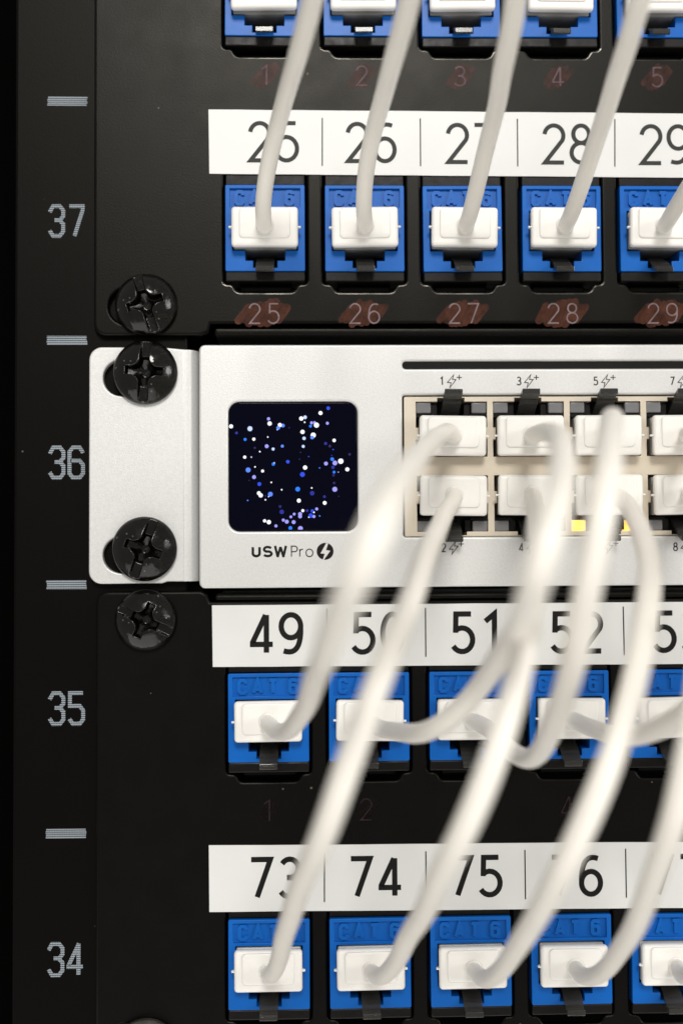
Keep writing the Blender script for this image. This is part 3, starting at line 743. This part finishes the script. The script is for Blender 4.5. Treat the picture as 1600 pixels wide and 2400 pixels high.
CAB = {
    'A': [(28.8, -10.4, 17.5), (24.5, -31.7, 14.3), (17.8, -74.1, 8.0), (12.4, -109.6, 2.2), (9.7, -122.9, -2.4), (8.2, -121.7, -5.4), (7.5, -115.7, -7.9), (6.5, -101.4, -12.2), (5.4, -82.3, -17.0), (4.3, -61.7, -22.6), (2.5, -41.5, -28.4), (-0.0, -20.3, -33.0), (-1.9, -9.2, -34.0)],
    'B': [(29.4, -9.9, 5.4), (27.1, -22.4, 3.4), (24.1, -39.4, 0.8), (20.9, -56.8, -2.2), (17.7, -73.6, -6.1), (15.7, -82.8, -9.2), (13.6, -88.9, -12.6), (11.7, -92.6, -17.0), (9.6, -94.2, -21.4), (8.0, -94.0, -26.9), (6.7, -92.0, -30.7), (5.7, -87.9, -34.0), (3.7, -74.3, -41.7), (1.4, -51.1, -54.0), (-0.2, -30.2, -65.0), (-2.0, -11.3, -75.1)],
    'C': [(43.1, -13.4, 16.4), (40.2, -36.3, 14.4), (35.0, -69.4, 10.6), (31.9, -88.2, 7.3), (30.2, -95.8, 4.8), (28.1, -104.1, 2.0), (26.4, -109.9, -0.6), (24.9, -113.8, -2.9), (24.3, -113.7, -5.0), (24.6, -108.1, -7.9), (26.3, -91.3, -11.8), (27.2, -68.1, -17.9), (26.6, -59.3, -21.7), (24.9, -56.1, -24.9), (23.1, -54.3, -27.0), (21.3, -52.6, -28.4), (19.5, -45.6, -29.7), (18.4, -36.1, -30.7), (17.1, -23.1, -32.3), (16.1, -10.7, -33.8)],
    'D': [(42.9, -12.9, 5.2), (37.4, -43.6, 1.8), (32.3, -71.5, -2.3), (29.9, -83.4, -5.6), (28.1, -89.5, -8.7), (27.3, -91.3, -12.2), (26.8, -91.2, -15.8), (26.1, -91.0, -18.2), (25.1, -91.8, -21.8), (22.9, -94.4, -25.5), (21.4, -94.3, -28.7), (20.0, -92.2, -33.0), (19.0, -84.0, -38.6), (18.5, -72.1, -45.7), (17.8, -53.1, -55.3), (17.3, -34.8, -64.9), (16.3, -19.2, -72.7), (15.5, -9.1, -76.3)],
    'E': [(55.8, -13.7, 16.8), (48.3, -44.4, 14.9), (43.4, -64.1, 13.4), (39.9, -77.3, 10.7), (37.8, -85.2, 8.6), (34.9, -95.9, 4.9), (33.3, -101.0, 2.1), (32.4, -102.5, -0.3), (31.9, -102.4, -2.7), (31.9, -100.7, -5.1), (32.2, -97.1, -8.3), (32.7, -91.4, -12.6), (32.9, -87.3, -16.2), (32.9, -82.9, -19.1), (33.5, -75.9, -22.6), (34.7, -65.2, -26.8), (35.2, -56.1, -30.5), (35.6, -45.9, -33.5), (35.6, -34.4, -34.5), (35.0, -25.8, -33.8), (34.1, -16.4, -33.0), (33.5, -10.2, -33.0)],
    'F': [(56.8, -13.3, 5.9), (55.3, -23.2, 4.9), (54.0, -32.1, 3.3), (52.2, -42.1, 1.2), (50.3, -52.7, -1.3), (48.7, -60.6, -3.7), (46.5, -69.1, -6.4), (44.4, -76.7, -9.0), (42.2, -82.3, -12.9), (40.6, -85.4, -16.5), (39.3, -87.4, -18.7), (38.3, -88.3, -21.0), (37.2, -89.2, -23.3), (35.9, -91.0, -26.2), (33.9, -92.8, -29.0), (32.3, -92.6, -32.7), (31.5, -87.5, -37.8), (30.9, -79.7, -43.6), (30.8, -69.7, -49.6), (31.5, -55.0, -57.4), (32.1, -39.1, -65.2), (32.7, -22.0, -72.6), (33.2, -9.6, -76.4)],
    'G': [(69.5, -13.0, 16.3), (62.9, -36.9, 13.5), (53.9, -69.8, 7.3), (48.9, -88.4, 0.3), (48.1, -92.1, -6.6), (50.8, -83.6, -13.8), (52.0, -74.0, -20.6), (51.4, -65.8, -24.6), (50.9, -59.8, -26.9), (50.2, -55.0, -28.6), (49.5, -46.4, -30.2), (49.6, -32.8, -31.7), (49.8, -21.6, -32.3), (50.5, -11.7, -32.9)],
    'H': [(69.6, -13.7, 5.7), (64.5, -32.4, 3.9), (57.5, -57.9, 0.2), (50.9, -79.4, -5.3), (47.0, -89.9, -11.1), (44.8, -93.5, -17.5), (43.1, -95.1, -23.3), (42.2, -94.9, -27.2), (42.1, -92.9, -30.5), (42.6, -87.9, -34.6), (43.3, -82.5, -38.9), (43.9, -75.3, -44.1), (44.9, -67.5, -49.0), (46.1, -58.7, -54.3), (47.5, -47.0, -60.3), (48.4, -37.6, -65.5), (49.2, -27.9, -70.1), (49.6, -19.2, -73.5), (50.2, -10.1, -76.1)],
    'I': [(81.8, -14.4, 15.7), (73.6, -37.1, 11.1), (63.5, -64.3, 3.8), (57.7, -77.2, -4.4), (55.6, -74.4, -12.0), (57.7, -57.1, -20.9), (60.2, -43.2, -25.4), (64.0, -26.8, -29.3), (67.7, -12.2, -32.4)],
    'J': [(82.7, -14.0, 5.4), (76.1, -32.7, 2.9), (65.3, -64.1, -3.3), (56.2, -88.1, -11.3), (52.6, -95.5, -19.5), (51.2, -95.1, -28.1), (51.9, -87.0, -37.9), (55.7, -67.7, -50.8), (60.3, -45.5, -63.1), (64.3, -25.2, -71.6), (67.5, -10.6, -76.0)],
    'K0': [(-3.5, -6.0, 55.3), (-3.5, -9.9, 56.3), (-3.2, -12.6, 57.5), (-2.7, -15.8, 60.7), (-1.6, -19.0, 63.7), (-0.1, -24.0, 66.9), (1.1, -33.0, 67.3), (3.2, -47.0, 67.1), (4.2, -57.3, 66.8), (5.2, -65.1, 67.2), (6.3, -76.0, 67.2), (7.5, -85.5, 68.1), (8.3, -91.9, 69.6)],
    'K1': [(14.5, -6.4, 55.2), (14.1, -10.3, 56.2), (14.0, -13.0, 57.4), (14.1, -16.3, 60.5), (14.7, -19.4, 63.6), (15.6, -25.8, 66.2), (16.2, -34.7, 66.7), (16.9, -49.1, 66.2), (17.1, -59.2, 66.0), (17.4, -68.2, 65.8), (17.9, -78.7, 65.8), (18.2, -87.9, 66.8), (18.5, -94.1, 68.4)],
    'K2': [(32.9, -6.9, 54.4), (32.9, -10.8, 55.0), (33.0, -14.0, 56.1), (33.6, -17.3, 59.3), (33.9, -20.9, 62.3), (34.0, -26.2, 64.4), (33.7, -35.1, 65.0), (32.4, -48.4, 64.6), (31.5, -59.6, 64.4), (30.8, -68.6, 65.7), (29.7, -79.1, 65.8), (28.9, -88.2, 66.8), (28.5, -94.3, 68.3)],
    'K3': [(50.8, -7.4, 54.3), (50.5, -11.3, 55.0), (50.5, -14.5, 56.0), (51.2, -17.7, 59.1), (51.4, -22.3, 61.8), (51.0, -29.0, 63.5), (50.2, -38.4, 63.8), (48.6, -49.9, 64.1), (47.4, -60.0, 64.3), (45.6, -71.7, 64.3), (44.2, -81.8, 64.5), (43.0, -90.6, 65.5), (43.0, -94.7, 68.2)],
    'K4': [(68.0, -7.9, 54.2), (67.7, -12.8, 55.1), (67.6, -17.6, 55.9), (67.7, -25.5, 57.1), (67.3, -38.7, 59.1), (66.3, -53.8, 60.9), (64.9, -66.5, 62.4), (63.1, -77.4, 64.8)],
}
def cable(label, key, start, end):
    t = thing('patch_cable', label, 'network cable', (0, 0, 0), 'white patch cables')
    P = [Vector(p) for p in CAB[key]]
    s, flip = start
    head = [s + Vector((0, 0.5, 0)), s + Vector((0, -0.6, 0)), s + Vector((0, -1.6, 0))]
    P = [p for i, p in enumerate(P) if p.y < s.y - 1.0]
    if end is None: path = head + P
    else:
        path = head + [p for p in P if p.y < end.y - 1.0] + [end + Vector((0, -1.6, 0)), end + Vector((0, -0.6, 0)), end + Vector((0, 0.5, 0))]
    link('cable_jacket', tube(smooth_path(path), 1.42), 'jacket', t)
    add_plug(t, s, flip, random.uniform(-.9, .9))
    if end is not None: add_plug(t, end, False, random.uniform(-.9, .9))
    return t
for key, n, row, k, lab in (('A', 1, 'r49', 0, 49), ('B', 2, 'r73', 0, 73), ('C', 3, 'r49', 1, 50), ('D', 4, 'r73', 1, 74), ('E', 5, 'r49', 2, 51),
                            ('F', 6, 'r73', 2, 75), ('G', 7, 'r49', 3, 52), ('H', 8, 'r73', 3, 76), ('I', 9, 'r49', 4, 53), ('J', 10, 'r73', 4, 77)):
    if n <= 8: lb = 'white patch cable joining switch port %d and the %s jack, %s tape, number %d' % (n, ORD[k], TAPE[row], lab)
    else: lb = 'white patch cable in the %s jack of the %s tape, leaving the right edge' % (ORD[k], TAPE[row])
    cable(lb, key, (spos(n), n % 2 == 1), jpos(row, k))
for k in range(5):
    cable('white patch cable rising from the %s jack of the uppermost tape, number %d' % (ORD[k], 25 + k), 'K%d' % k, (jpos('r25', k), False), None)
for k in range(5):
    s = jpos('top', k); CAB['L%d' % k] = [(s.x + a, b, s.z + c) for a, b, c in ((.3, -6.5, 1.6), (1.2, -9.5, 5), (2.5, -14, 12), (5, -24, 24), (8, -34, 36))]
    cable("white plug in the %s jack at the photo's upper edge, above a faded number" % ORD[k], 'L%d' % k, (s, False), None)
